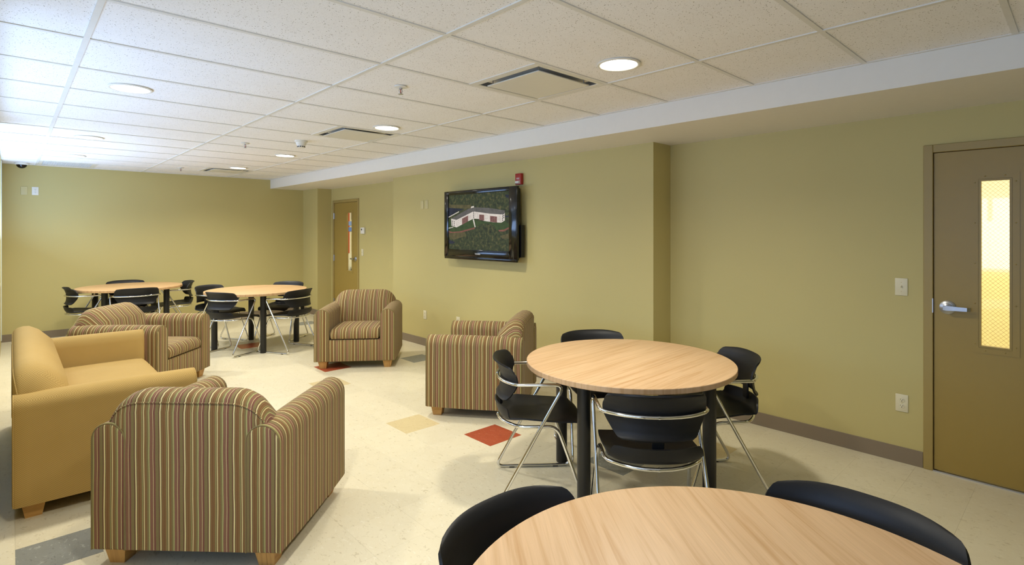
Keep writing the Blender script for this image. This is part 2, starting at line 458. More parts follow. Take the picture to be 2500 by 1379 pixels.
# half bays filled by fittings: (column x-range start, row y start)
VENTS = [(2.0919, YG0), (2.0919, YG0 + 4 * FT), (2.0919, YG0 + 11 * FT)]
RET = (0.263, YG0 + 12 * FT)
tm = {}
def ctile(x0, x1, y0, y1):
    w, d = round(x1 - x0, 4), round(y1 - y0, 4); g = 0.003
    if (w, d) not in tm:
        bm = bmesh.new(); box(bm, -w / 2 + g, w / 2 - g, -d / 2 + g, d / 2 - g, 0.004, 0.02)
        tm[(w, d)] = mesh_of('ceiling_tile', bm, M['tile'])
    link('ceiling_tile', tm[(w, d)], ceiling, ((x0 + x1) / 2, (y0 + y1) / 2, CE))
half = []
for a in range(len(xs) - 1):
    for b in range(len(ys) - 1):
        x0, x1, y0, y1 = xs[a], xs[a + 1], ys[b], ys[b + 1]
        if x1 <= XL and y0 > 2.7: continue
        if x0 < XL and y0 > 2.5: x0 = XL - 0.02
        ven = [v for v in VENTS if abs(v[1] - y0) < 0.01 and x0 < v[0] + 0.1 < x1]
        ret = abs(RET[1] - y0) < 0.01 and abs(RET[0] - x0) < 0.01
        if ven: ctile(x0, (x0 + x1) / 2, y0, y1); half.append(((x0 + x1) / 2, y0, y1))
        elif ret: ctile((x0 + x1) / 2, x1, y0, y1); half.append(((x0 + x1) / 2, y0, y1))
        else: ctile(x0, x1, y0, y1)
gw = 0.012
for x in xs[1:-1]:
    y0 = YB if x > XL else YB; y1 = YF if x > XL else 2.6
    boxobj('main_runner', x - gw, x + gw, y0, y1, CE - 0.0015, CE + 0.03, M['grid'], ceiling)
cm = {}
def bar(x0, x1, y):
    w = round(x1 - x0, 4)
    if w not in cm:
        bm = bmesh.new(); box(bm, -w / 2, w / 2, -gw, gw, -0.0008, 0.03); cm[w] = mesh_of('cross_tee', bm, M['grid'])
    link('cross_tee', cm[w], ceiling, ((x0 + x1) / 2, y, CE))
for y in ys[1:-1]:
    for a in range(len(xs) - 1):
        x0, x1 = xs[a], xs[a + 1]
        if x1 <= XL and y > 2.6: continue
        if x0 < XL and y > 2.6: x0 = XL
        bar(x0 + gw, x1 - gw, y)
for x, y0, y1 in half: boxobj('cross_tee', x - gw, x + gw, y0 + gw, y1 - gw, CE - 0.0008, CE + 0.03, M['grid'], ceiling)
# wall angles round the edge
boxobj('wall_angle', XS - 0.02, XS - 0.0005, YB, YF - 0.001, CE - 0.001, CE + 0.02, M['grid'], ceiling)
boxobj('wall_angle', XL + 0.001, XS - 0.021, YF - 0.02, YF - 0.001, CE - 0.001, CE + 0.02, M['grid'], ceiling)
boxobj('wall_angle', XL + 0.0005, XL + 0.02, 2.6, YF - 0.021, CE - 0.001, CE + 0.02, M['grid'], ceiling)

# ------------------------------------------------------------------ ceiling fittings
def downlight(x, y, label):
    t = empty('recessed_downlight', (x, y, CE))
    tag(t, label, 'ceiling light', 'recessed ceiling downlights')
    bm = bmesh.new(); lathe(bm, [(0.098, 0.006), (0.118, 0.003), (0.120, -0.003), (0.116, -0.006), (0.104, -0.006), (0.100, -0.002), (0.098, 0.006)], 40, cap0=False, cap1=False)
    obj('trim_ring', bm, M['whiteplastic'], t, 50)
    bm = bmesh.new(); lathe(bm, [(0.100, 0.003), (0.100, -0.001), (0.07, -0.003), (0.02, -0.004)], 40)
    obj('lens', bm, M['lens'], t, 50)
    l = bpy.data.lights.new('downlight_lamp', 'SPOT'); l.energy = LAMP_W * 4; l.color = LAMP_COL
    l.spot_size = R(152); l.spot_blend = 0.75; l.shadow_soft_size = 0.085
    lo = bpy.data.objects.new('downlight_lamp', l); COL.objects.link(lo); lo.parent = t; lo.location = (0, 0, -0.03)
for x, y, lab in ((2.43, 1.784, 'glowing recessed downlight between the square diffuser and the soffit, nearest right'),
                  (2.43, 4.30, 'glowing recessed downlight just beside the second ceiling diffuser'),
                  (2.43, 6.745, 'glowing recessed downlight beyond the smoke detector, third along the soffit'),
                  (2.41, 8.54, 'glowing recessed downlight in front of the farthest diffuser near the far wall'),
                  (0.56, 4.24, 'glowing recessed downlight nearest on the left window side'),
                  (0.56, 6.754, 'glowing recessed downlight on the window side, middle of three'),
                  (0.56, 8.52, 'glowing recessed downlight on the window side beside the return grille'),
                  (0.56, 1.784, 'recessed downlight over the camera corner, out of the picture')):
    downlight(x, y, lab)

M['pan'] = simple('galvanised_pan', (0.30, 0.32, 0.35, 1), 0.35, 0.9, var=0.15, scale=10)
M['plaque'] = simple('diffuser_white_enamel', '#dfdaca', 0.35, var=0.02)
def diffuser(x, y, label):
    t = empty('ceiling_diffuser', (x + FT / 2, y + FT / 2, CE)); tag(t, label, 'air diffuser', 'square ceiling diffusers')
    h = FT / 2 - 0.013; a = 0.262
    bm = bmesh.new()
    def sq(s, z): return [(-s, -s, z), (s, -s, z), (s, s, z), (-s, s, z)]
    ring_loft(bm, [sq(h, 0.003), sq(h, -0.001), sq(a + 0.004, -0.001), sq(a, 0.003)], False, False)
    obj('flange', bm, M['plaque'], t)
    bm = bmesh.new()
    def rsq(s, r, z, n=6):
        out = []
        for cx, cy, a0 in ((s - r, s - r, 0), (-s + r, s - r, 90), (-s + r, -s + r, 180), (s - r, -s + r, 270)):
            for k in range(n + 1):
                aa = R(a0 + 90 * k / n); out.append((cx + r * math.cos(aa), cy + r * math.sin(aa), z))
        return out
    ring_loft(bm, [rsq(a, 0.03, 0.002), rsq(a - 0.006, 0.045, 0.045), rsq(0.16, 0.12, 0.095)], False, True)
    obj('pan', bm, M['pan'], t, 40)
    bm = bmesh.new(); lathe(bm, [(0.13, 0.05), (0.13, 0.092)], 28); obj('neck', bm, M['darkslot'], t)
    boxobj('plaque', -0.226, 0.226, -0.226, 0.226, -0.010, -0.003, M['plaque'], t, 0.002, 1)
    for sx in (-1, 1):
        for sy in (-1, 1):
            bm = bmesh.new(); tube(bm, [(sx * 0.2, sy * 0.2, -0.004), (sx * 0.2, sy * 0.2, 0.07)], 0.004, 6); obj('hanger', bm, M['steel'], t)
diffuser(*VENTS[0], 'square plaque air diffuser nearest the camera, beside the bright right downlight')
diffuser(*VENTS[1], 'square plaque air diffuser beyond the sprinkler, second along the ceiling')
diffuser(*VENTS[2], 'square plaque air diffuser farthest away near the far wall')

t = empty('return_air_grille', (RET[0] + FT / 2, RET[1] + FT / 2, CE)); tag(t, 'dark eggcrate return air grille in ceiling by the dome camera', 'air grille')
h = FT / 2 - 0.013; a = 0.255
bm = bmesh.new()
ring_loft(bm, [[(-h, -h, 0.003), (h, -h, 0.003), (h, h, 0.003), (-h, h, 0.003)], [(-h, -h, -0.002), (h, -h, -0.002), (h, h, -0.002), (-h, h, -0.002)],
               [(-a, -a, -0.002), (a, -a, -0.002), (a, a, -0.002), (-a, a, -0.002)], [(-a, -a, 0.003), (a, -a, 0.003), (a, a, 0.003), (-a, a, 0.003)]], False, False)
obj('flange', bm, M['plaque'], t)
boxobj('backing', -a, a, -a, a, 0.022, 0.026, M['darkslot'], t)
sl = bmesh.new(); box(sl, -0.0014, 0.0014, -a, a, 0.0, 0.02); slm = mesh_of('slat', sl, M['grid'])
sl = bmesh.new(); box(sl, -a, a, -0.0014, 0.0014, 0.0, 0.02); slm2 = mesh_of('slat', sl, M['grid'])
for k in range(1, 20): link('slat', slm, t, (-a + 2 * a * k / 20, 0, 0))
for k in range(1, 20): link('slat', slm2, t, (0, -a + 2 * a * k / 20, 0))

def sprinkler(x, y, label):
    t = empty('sprinkler_head', (x, y, CE)); tag(t, label, 'sprinkler', 'ceiling sprinkler heads')
    bm = bmesh.new(); lathe(bm, [(0.04, 0.002), (0.04, -0.004), (0.018, -0.008)], 20); obj('escutcheon', bm, M['whiteplastic'], t, 40)
    bm = bmesh.new(); lathe(bm, [(0.010, -0.006), (0.010, -0.016), (0.006, -0.018)], 12)
    for s in (-1, 1): tube(bm, fillet([(s * 0.008, 0, -0.015), (s * 0.014, 0, -0.028), (0, 0, -0.046)], 0.008, 4), 0.0022, 6)
    obj('yoke', bm, M['steel'], t, 40)
    bm = bmesh.new(); lathe(bm, [(0.0025, -0.018), (0.003, -0.03), (0.0025, -0.044)], 8); obj('bulb', bm, M['red'], t, 60)
    bm = bmesh.new(); lathe(bm, [(0.016, -0.046), (0.016, -0.048)], 16); obj('deflector', bm, M['steel'], t)
sprinkler(1.80, 3.01, 'small pendant sprinkler head in the ceiling left of the nearest diffuser')
sprinkler(1.785, 6.08, 'small pendant sprinkler head in the ceiling left of the smoke detector')
sprinkler(1.80, 9.1, 'tiny pendant sprinkler head left of the farthest diffuser near the far wall')

t = empty('smoke_detector', (2.153, 5.53, CE)); tag(t, 'white cone smoke detector on the ceiling before the second diffuser', 'smoke detector')
bm = bmesh.new(); lathe(bm, [(0.062, 0.004), (0.062, -0.014), (0.055, -0.016)], 28); obj('base', bm, M['whiteplastic'], t, 40)
bm = bmesh.new(); lathe(bm, [(0.053, -0.016), (0.046, -0.04), (0.038, -0.05), (0.036, -0.066), (0.026, -0.07)], 28); obj('body', bm, M['whiteplastic'], t, 40)
for k in range(12):
    bm = bmesh.new(); box(bm, 0.035, 0.0385, -0.0065, 0.0065, -0.064, -0.054); obj('vent_slot', bm, M['darkslot'], t, None, (0, 0, 0), (0, 0, R(30 * k)))
t = empty('dome_camera', (0.11, 9.93, CE)); tag(t, 'black dome security camera on the ceiling in the far left corner', 'security camera')
bm = bmesh.new(); lathe(bm, [(0.075, 0.002), (0.075, -0.018), (0.062, -0.024)], 28); obj('mount', bm, M['whiteplastic'], t, 40)
bm = bmesh.new(); lathe(bm, [(0.056 * math.cos(R(a_)), -0.022 - 0.05 * math.sin(R(a_))) for a_ in range(0, 86, 12)], 28); obj('dome', bm, M['tvblack'], t, 60)

# ------------------------------------------------------------------ doors
def rect_ring(bm, y0, y1, z0, z1, w, x0, x1, mat=0):
    box(bm, x0, x1, y0, y1, z1 - w, z1, mat=mat); box(bm, x0, x1, y0, y1, z0, z0 + w, mat=mat)
    box(bm, x0, x1, y0, y0 + w, z0 + w, z1 - w, mat=mat); box(bm, x0, x1, y1 - w, y1, z0 + w, z1 - w, mat=mat)
def door(name, yo0, yo1, label, hinge_high, wire, hinges, lever_dir):
    # yo0..yo1: outside of the steel frame; local x points into the room (towards -X world)
    f = 0.050
    t = struct(empty(name, (XR, (yo0 + yo1) / 2, 0))); t['label'] = label
    w = (yo1 - yo0) / 2
    bm = bmesh.new()
    for s in (-1, 1):
        a, b = sorted((s * w, s * (w - f))); box(bm, -0.012, T + 0.012, a, b, 0, DH, 0.003, 1)
    box(bm, -0.012, T + 0.012, -w + f, w - f, DH - f, DH, 0.003, 1)
    for s in (-1, 1):      # stop
        a, b = sorted((s * (w - f), s * (w - f - 0.016))); box(bm, 0.048, T, a, b, 0, DH - f)
    box(bm, 0.048, T, -w + f, w - f, DH - f - 0.016, DH - f)
    obj('door_frame', bm, M['doorframe'], t, 30)
    lw = w - f - 0.004
    gy0, gy1, gz0, gz1 = hinge_high
    gy0 -= (yo0 + yo1) / 2; gy1 -= (yo0 + yo1) / 2
    x0, x1 = 0.002, 0.034
    bm = bmesh.new()
    box(bm, x0, x1, -lw, gy0, 0.012, DH - f - 0.004); box(bm, x0, x1, gy1, lw, 0.012, DH - f - 0.004)
    box(bm, x0, x1, gy0, gy1, 0.012, gz0); box(bm, x0, x1, gy0, gy1, gz1, DH - f - 0.004)
    leaf = obj('door_leaf', bm, M['door'], t)
    bm = bmesh.new(); rect_ring(bm, gy0 - 0.034, gy1 + 0.034, gz0 - 0.034, gz1 + 0.034, 0.034, x0 - 0.003, x0)
    rect_ring(bm, gy0 - 0.001, gy1 + 0.001, gz0 - 0.001, gz1 + 0.001, 0.012, x0 - 0.003, x1)
    obj('glazing_frame', bm, M['door'], leaf)
    boxobj('glass_pane', 0.022, 0.026, gy0 + 0.01, gy1 - 0.01, gz0 + 0.01, gz1 - 0.01, M['glass'], leaf)
    # screws round the glazing frame
    sm = bmesh.new(); lathe(sm, [(0.0045, 0.0), (0.004, -0.0015), (0.002, -0.002)], 10, axis='X'); sme = mesh_of('screw', sm, M['door'], 60)
    for k in range(5):
        zz = gz0 + 0.02 + (gz1 - gz0 - 0.04) * k / 4
        for yy in (gy0 - 0.017, gy1 + 0.017): link('screw', sme, leaf, (x0 - 0.003, yy, zz))
    for yy in (gy0 + 0.03, gy1 - 0.03):
        for zz in (gz0 - 0.017, gz1 + 0.017): link('screw', sme, leaf, (x0 - 0.003, yy, zz))
    if wire:
        bm = bmesh.new(); gw_, gh = gy1 - gy0 - 0.02, gz1 - gz0 - 0.02; stp = 0.024; r = 0.0006
        k = -gw_
        while k < gh:
            for sg in (1, -1):
                # line z = k + y (or mirrored), clipped to the pane
                ya, yb = max(0, -k), min(gw_, gh - k)
                if yb - ya > 0.003:
                    p = [Vector((0.024, (gy0 + 0.01 + yy if sg > 0 else gy1 - 0.01 - yy), gz0 + 0.01 + k + yy)) for yy in (ya, yb)]
                    tube(bm, p, r, 3, cap=False)
            k += stp
        tag(obj('wire_mesh', bm, M['wire'], leaf), kind='stuff')
    # lever handle
    yl = lever_dir[1] - (yo0 + yo1) / 2; zl = 1.04; d = lever_dir[0]
    bm = bmesh.new(); lathe(bm, [(0.042, 0.0), (0.042, -0.006), (0.036, -0.010), (0.026, -0.013), (0.025, -0.02), (0.016, -0.024), (0.016, -0.042)], 32, (x0, yl, zl), 'X')
    obj('lever_rose', bm, M['steel'], leaf, 35)
    bm = bmesh.new()
    rings = []
    for yy, hw, hx in ((-0.016, 0.013, 0.007), (0.0, 0.015, 0.008), (0.05, 0.0125, 0.007), (0.10, 0.0115, 0.006), (0.115, 0.011, 0.006)):
        q = yl + d * yy; xx = x0 - 0.05 + (0.010 if yy > 0.11 else 0)
        rings.append([(xx - hx, q, zl - hw), (xx + hx, q, zl - hw), (xx + hx, q, zl + hw), (xx - hx, q, zl + hw)])
    ring_loft(bm, rings); obj('lever', bm, M['steel'], leaf, 30)
    if hinges:
        for zz in (0.25, 1.03, 1.78):
            bm = bmesh.new(); lathe(bm, [(0.007, -0.055), (0.007, 0.055)], 10, (-0.008, hinges * (w - f), zz)); box(bm, -0.004, 0.0, hinges * (w - f) - 0.02, hinges * (w - f) + 0.02, zz - 0.05, zz + 0.05)
            obj('hinge', bm, M['steel'], t, 40)
    else:
        boxobj('strike_plate', -0.0125, 0.02, w - f - 0.0012, w - f + 0.004, 1.0, 1.09, M['steel'], t)
    boxobj('threshold', -0.01, T, -w + f, w - f, 0.0, 0.008, M['steel'], t)
    return t
door('door_1', D1[0], D1[1], 'olive brown door with bright wired glass panel at the right edge', (0.314, 0.464, 0.815, 1.828), True, 0, (-1, 0.612))
door('door_2', D2[0], D2[1], 'distant olive brown door with a narrow glass panel by the far corner', (8.685, 8.90, 0.815, 1.838), False, 1, (1, 8.555))
# things seen through the far door glass, hung on the end wall of the corridor
for nm, lab, x0, x1, z0, z1, c, dy in (('hanging_banner', 'red printed banner seen through the far door glass', 5.70, 5.895, 0.98, 2.15, '#c8442c', 0.0),
                                      ('poster', 'blue and white poster, upper of two behind the far door glass', 5.865, 6.2, 1.64, 1.74, '#7fa0e6', 0.012),
                                      ('poster', 'blue poster, lower of two behind the far door glass', 5.865, 6.2, 1.50, 1.60, '#5a80d8', 0.012),
                                      ('hanging_banner', 'yellow banner seen through the far door glass', 5.95, 6.25, 1.02, 1.46, '#e8d850', 0.0),
                                      ('notice_board', 'dark notice board seen high through the far door glass', 5.945, 6.3, 1.78, 2.1, '#5a4a40', 0.0)):
    bm = bmesh.new(); box(bm, x0, x1, 12.18 - dy, 12.198 - dy, z0, z1, 0.002, 1)
    tag(obj(nm, bm, simple(nm + '_print', c, 0.5)), lab, 'notice')
t = empty('waste_bin', (6.0, 12.0, 0)); tag(t, 'dark waste bin seen low through the far door glass', 'bin')
bm = bmesh.new(); lathe(bm, [(0.12, 0.0), (0.15, 0.62), (0.155, 0.63)], 24); obj('body', bm, M['blackmetal'], t, 40)
bm = bmesh.new(); lathe(bm, [(0.158, 0.62), (0.158, 0.65), (0.14, 0.66), (0.12, 0.64)], 24); obj('rim', bm, M['steel'], t, 40)

# ------------------------------------------------------------------ wall plates and small wall things
def plate(name, label, cat, loc, facing, mat, kind, group=None, w=0.070, h=0.114):
    # facing 'X': on a wall facing -X; 'Y': on a wall facing -Y
    t = empty(name, loc, 0 if facing == 'X' else R(90)); tag(t, label, cat, group)
    boxobj('cover_plate', -0.006, 0, -w / 2, w / 2, -h / 2, h / 2, mat, t, 0.003, 2)
    if kind == 'outlet':
        for s in (-1, 1):
            bm = bmesh.new(); lathe(bm, [(0.0165, -0.0055), (0.0165, -0.0075), (0.0155, -0.008)], 20, (0, 0, s * 0.0195), 'X'); r = obj('receptacle', bm, mat, t, 40)
            bm = bmesh.new()
            box(bm, -0.0085, -0.0078, -0.0075, -0.0055, s * 0.0195 + 0.000, s * 0.0195 + 0.008); box(bm, -0.0085, -0.0078, 0.0055, 0.0075, s * 0.0195 + 0.001, s * 0.0195 + 0.008)
            lathe(bm, [(0.0027, -0.0078), (0.0027, -0.0085)], 8, (0, 0, s * 0.0195 - 0.006), 'X')
            obj('slot', bm, M['darkslot'], r)
    if kind == 'switch':
        boxobj('toggle_collar', -0.0075, -0.005, -0.006, 0.006, -0.012, 0.012, mat, t)
        bm = bmesh.new(); ring_loft(bm, [[(-0.007, -0.004, -0.006), (-0.007, 0.004, -0.006), (-0.007, 0.004, 0.006), (-0.007, -0.004, 0.006)],
                                         [(-0.018, -0.003, 0.004), (-0.018, 0.003, 0.004), (-0.018, 0.003, 0.010), (-0.018, -0.003, 0.010)]])
        obj('toggle', bm, M['white_plate'], t)
    for zz in ((-0.03, 0.03) if kind == 'switch' else ((-0.042, 0.042) if kind == 'blank' else (0,))):
        sm = bmesh.new(); lathe(sm, [(0.003, -0.006), (0.0025, -0.007)], 8, (0, 0, zz), 'X'); obj('screw', sm, M['plate_painted'], t)
    return t
plate('light_switch', 'ivory toggle light switch on the wall left of the near door lever', 'light switch', (XR, 0.852, 1.15), 'X', M['white_plate'], 'switch')
plate('wall_outlet', 'ivory duplex outlet low on the wall beside the near door frame', 'outlet', (XR, 0.849, 0.39), 'X', M['white_plate'], 'outlet')
plate('wall_outlet', 'almond outlet low on the television wall right of the far armchair', 'outlet', (XT, 6.03, 0.41), 'X', M['white_plate'], 'outlet')
plate('wall_outlet', 'almond outlet peeking above the arm of the armchair under the television', 'outlet', (XT, 5.305, 0.41), 'X', M['white_plate'], 'outlet')
plate('blank_plate', 'almond cover plate high on the television wall, left of a pair', 'wall plate', (XT, 6.098, 1.86), 'X', M['plate_painted'], 'blank')
plate('blank_plate', 'almond cover plate high on the television wall, right of a pair', 'wall plate', (XT, 5.995, 1.862), 'X', M['plate_painted'], 'blank')
plate('light_switch', 'almond switch on the wall below the thermostat', 'light switch', (XR, 8.305, 1.157), 'X', M['white_plate'], 'switch')
plate('blank_plate', 'painted cover plate high on the far wall, left of the white outlet', 'wall plate', (0.138, YF, 2.072), 'Y', M['plate_painted'], 'blank')
plate('wall_outlet', 'white outlet high on the far wall near the left corner', 'outlet', (0.252, YF, 2.072), 'Y', M['whiteplastic'], 'outlet')
t = empty('thermostat', (XR, 8.262, 1.518)); tag(t, 'white thermostat with small dark screen right of the far door', 'thermostat')
boxobj('housing', -0.03, 0, -0.062, 0.062, -0.052, 0.052, M['whiteplastic'], t, 0.006, 2)
boxobj('display', -0.0315, -0.029, 0.0, 0.036, 0.006, 0.03, M['darkslot'], t)
t = empty('fire_alarm_strobe', (XT, 4.199, 2.069)); tag(t, 'red fire alarm strobe on the wall above the television corner', 'fire alarm')
boxobj('housing', -0.04, 0, -0.045, 0.045, -0.06, 0.06, M['red'], t, 0.006, 2)
bm = bmesh.new(); ring_loft(bm, [[(-0.039, -0.032, -0.05), (-0.039, 0.032, -0.05), (-0.039, 0.032, -0.018), (-0.039, -0.032, -0.018)],
                                 [(-0.058, -0.026, -0.045), (-0.058, 0.026, -0.045), (-0.058, 0.026, -0.024), (-0.058, -0.026, -0.024)]])
obj('strobe_lens', bm, M['whiteplastic'], t)
WALLX = Matrix(((0, 0, -1, 0), (-1, 0, 0, 0), (0, 1, 0, 0), (0, 0, 0, 1)))   # text lying on a wall that faces -X
text_mesh('lettering', 'FIRE', 0.026, M['letter'], t, Matrix.Translation((-0.0405, 0, 0.004)) @ WALLX)

# ------------------------------------------------------------------ television
def mat_screen(name, c1, c2, scale, c3=None, e=1.0):
    m = NT(name); p = m.coord()
    f = m.noise(p, scale, 5, 0.65)
    stops = [(0.32, srgb(c1)), (0.66, srgb(c2))] if not c3 else [(0.30, srgb(c1)), (0.52, srgb(c2)), (0.72, srgb(c3))]
    c = m.ramp(f, stops)
    m.b.inputs['Base Color'].default_value = (0.01, 0.01, 0.01, 1); m.b.inputs['Roughness'].default_value = 0.5; m.b.inputs['Specular IOR Level'].default_value = 0.15
    m.l(c, m.b.inputs['Emission Color']); m.b.inputs['Emission Strength'].default_value = e
    return m.m
SCR = dict(trees=mat_screen('screen_trees', '#161c11', '#333b20', 26, '#625a36'), field=mat_screen('screen_field', '#3c3a20', '#5e5636', 16),
           asphalt=mat_screen('screen_asphalt', '#12141e', '#262a38', 14), lawn=mat_screen('screen_lawn', '#26381a', '#3c4c24', 18), path=mat_screen('screen_path', '#6a3f34', '#7d4f42', 14),
           white=mat_screen('screen_facade', '#bdb4aa', '#d2c9be', 20), roof=mat_screen('screen_roof', '#4c4a46', '#5e5b56', 20), brick=mat_screen('screen_brick', '#6a4640', '#7c5850', 26),
           win=mat_screen('screen_window', '#1a1a1e', '#2c2c30', 20))
POLYS = [("field", [(0, 0.83), (0.401, 0.803), (0.401, 0.738), (0, 0.768)]), ("asphalt", [(0, 0.772), (0.294, 0.729), (0.157, 0.701), (0, 0.591)]),
 ("lawn", [(0, 0.561), (0.143, 0.544), (0.427, 0.578), (0.505, 0.508), (0.764, 0.502), (0.928, 0.511), (1, 0.44), (1, 0.392), (0.847, 0.342), (0.68, 0.37), (0.453, 0.385), (0.198, 0.308), (0.043, 0.3), (0, 0.329)]),
 ("path", [(0, 0.34), (0.058, 0.319), (0.198, 0.329), (0.453, 0.401), (0.466, 0.378), (0.212, 0.305), (0.058, 0.289), (0, 0.308)]),
 ("path", [(0.835, 0.353), (0.917, 0.359), (1, 0.406), (1, 0.376), (0.917, 0.328), (0.847, 0.328)]),
 ("field", [(0, 0.297), (0.294, 0.315), (0.267, 0.232), (0.086, 0.171), (0, 0.227)]), ("field", [(0.859, 0.253), (1, 0.298), (1, 0.204), (0.894, 0.208)]),
 ("asphalt", [(0, 0.172), (0.122, 0.129), (0.072, 0.096), (0, 0.104)]), ("asphalt", [(0.934, 0.595), (1, 0.586), (1, 0.561), (0.934, 0.569)]),
 ("asphalt", [(0.934, 0.943), (1, 0.937), (1, 0.873), (0.95, 0.903)]),
 ("trees", [(0.46, 0.0), (0.42, 0.30), (0.47, 0.40), (0.56, 0.46), (0.68, 0.47), (0.78, 0.42), (0.82, 0.30), (0.86, 0.0)]),
 ("white", [(0.043, 0.567), (0.143, 0.544), (0.439, 0.687), (0.53, 0.67), (0.704, 0.639), (0.882, 0.617), (0.934, 0.646), (0.934, 0.511), (0.882, 0.476), (0.752, 0.486), (0.612, 0.511), (0.524, 0.549), (0.439, 0.556), (0.348, 0.511), (0.143, 0.401), (0.05, 0.434)]),
 ("roof", [(0.043, 0.567), (0.348, 0.733), (0.453, 0.758), (0.68, 0.737), (0.934, 0.679), (0.934, 0.636), (0.882, 0.614), (0.704, 0.634), (0.53, 0.667), (0.439, 0.685), (0.143, 0.541)]),
 ("brick", [(0.242, 0.563), (0.348, 0.615), (0.348, 0.511), (0.242, 0.449)]), ("brick", [(0.534, 0.626), (0.616, 0.617), (0.616, 0.516), (0.534, 0.531)]),
 ("brick", [(0.71, 0.597), (0.817, 0.58), (0.817, 0.48), (0.71, 0.494)]), ("white", [(0.427, 0.544), (0.447, 0.55), (0.476, 0.406), (0.46, 0.401)]),
 ("white", [(0.401, 0.772), (0.447, 0.783), (0.447, 0.755), (0.394, 0.743)]), ("white", [(0, 0.395), (0.086, 0.413), (0.086, 0.401), (0, 0.381)]),
 ("white", [(0, 0.603), (0.184, 0.696), (0.192, 0.684), (0, 0.587)])]
WINS = []
for a_, b_, dz_, n_, s_ in ((0.445, 0.673, 0.031, 4, 7), (0.905, 0.618, 0.033, 4, 7), (0.072, 0.516, 0.034, 3, 7), (0.104, 0.508, 0.035, 3, 7), (0.922, 0.628, 0.033, 3, 7),
        (0.157, 0.514, 0.031, 3, 3), (0.184, 0.525, 0.031, 3, 3), (0.212, 0.539, 0.031, 3, 3), (0.368, 0.608, 0.028, 3, 3), (0.394, 0.62, 0.027, 3, 3), (0.479, 0.645, 0.027, 3, 3),
        (0.505, 0.642, 0.028, 3, 3), (0.637, 0.609, 0.027, 3, 3), (0.667, 0.605, 0.027, 3, 3), (0.835, 0.586, 0.029, 3, 3), (0.859, 0.581, 0.029, 3, 3),
        (0.264, 0.544, 0.028, 3, 4), (0.294, 0.561, 0.028, 3, 4), (0.324, 0.573, 0.028, 3, 4), (0.555, 0.605, 0.027, 3, 4), (0.591, 0.597, 0.027, 3, 4), (0.734, 0.569, 0.027, 3, 4),
        (0.764, 0.564, 0.027, 3, 4), (0.794, 0.558, 0.027, 3, 4)):
    for k in range(n_): WINS.append((a_, b_ - k * dz_, s_))
TVY0, TVY1, TVZ0, TVZ1 = 5.42, 4.118, 1.205, 1.989
tv = empty('television', (XT, (TVY0 + TVY1) / 2, (TVZ0 + TVZ1) / 2)); tag(tv, 'black flat screen television on the wall showing an aerial view of a building', 'television')
yc, zc = (TVY0 + TVY1) / 2, (TVZ0 + TVZ1) / 2
hw, hh = (TVY0 - TVY1) / 2, (TVZ1 - TVZ0) / 2
SY0, SY1, SZ0, SZ1 = 5.338 - yc, 4.248 - yc, 1.298 - zc, 1.9415 - zc
xf = 3.845 - XT
bm = bmesh.new()
box(bm, xf, xf + 0.03, SY0, hw, -hh, hh, 0.004, 2); box(bm, xf, xf + 0.03, -hw, SY1, -hh, hh, 0.004, 2)
box(bm, xf, xf + 0.03, SY1, SY0, SZ1, hh, 0.004, 2); box(bm, xf, xf + 0.03, SY1, SY0, -hh, SZ0, 0.004, 2)
bez = obj('bezel', bm, M['tvblack'], tv, 30)
bm = bmesh.new(); box(bm, xf - 0.004, xf + 0.03, -hw + 0.01, hw - 0.01, -hh - 0.022, -hh + 0.012, 0.005, 2); obj('speaker_bar', bm, M['tvblack'], tv, 30)
bm = bmesh.new(); box(bm, xf + 0.03, xf + 0.075, -hw + 0.02, hw - 0.02, -hh + 0.02, hh - 0.02, 0.012, 2); obj('rear_casing', bm, M['tvmatt'], tv, 30)
boxobj('wall_mount', xf + 0.075, -0.0005, -0.3, 0.3, -0.2, 0.2, M['tvmatt'], tv)
boxobj('connector_box', xf + 0.05, -0.03, -hw - 0.012, -hw + 0.02, -hh + 0.03, -0.02, M['tvmatt'], tv)
bm = bmesh.new(); slots = list(SCR.keys())
def poly(pts, layer, key):
    vs = [bm.verts.new((xf + 0.012 - 0.0002 * layer, SY0 + (SY1 - SY0) * a_, SZ0 + (SZ1 - SZ0) * b_)) for a_, b_ in pts]
    f_ = bm.faces.new(vs); f_.material_index = slots.index(key)
poly([(0, 0), (1, 0), (1, 1), (0, 1)], 0, 'trees')
for n_, (k_, P_) in enumerate(POLYS): poly(P_, n_ + 1, k_)
for a_, b_, s_ in WINS:
    wx, wz = s_ * 0.00075, s_ * 0.0016; poly([(a_ - wx, b_ - wz), (a_ + wx, b_ - wz), (a_ + wx, b_ + wz), (a_ - wx, b_ + wz)], 28, 'win')
for f_ in bm.faces:
    f_.normal_update()
    if f_.normal.x > 0: f_.normal_flip()
me = bpy.data.meshes.new('screen')
bmesh.ops.triangulate(bm, faces=bm.faces[:]); bm.to_mesh(me); bm.free()
for k_ in slots: me.materials.append(SCR[k_])
link('screen', me, tv)
text_mesh('lettering', 'TOSHIBA', 0.024, M['letter'], bez, Matrix.Translation((xf - 0.0005, 0.005, (SZ0 - hh) / 2)) @ WALLX)
text_mesh('lettering', 'REGZA', 0.014, M['steel'], bez, Matrix.Translation((xf - 0.0005, SY0 + 0.01, (SZ1 + hh) / 2 - 0.003)) @ WALLX)

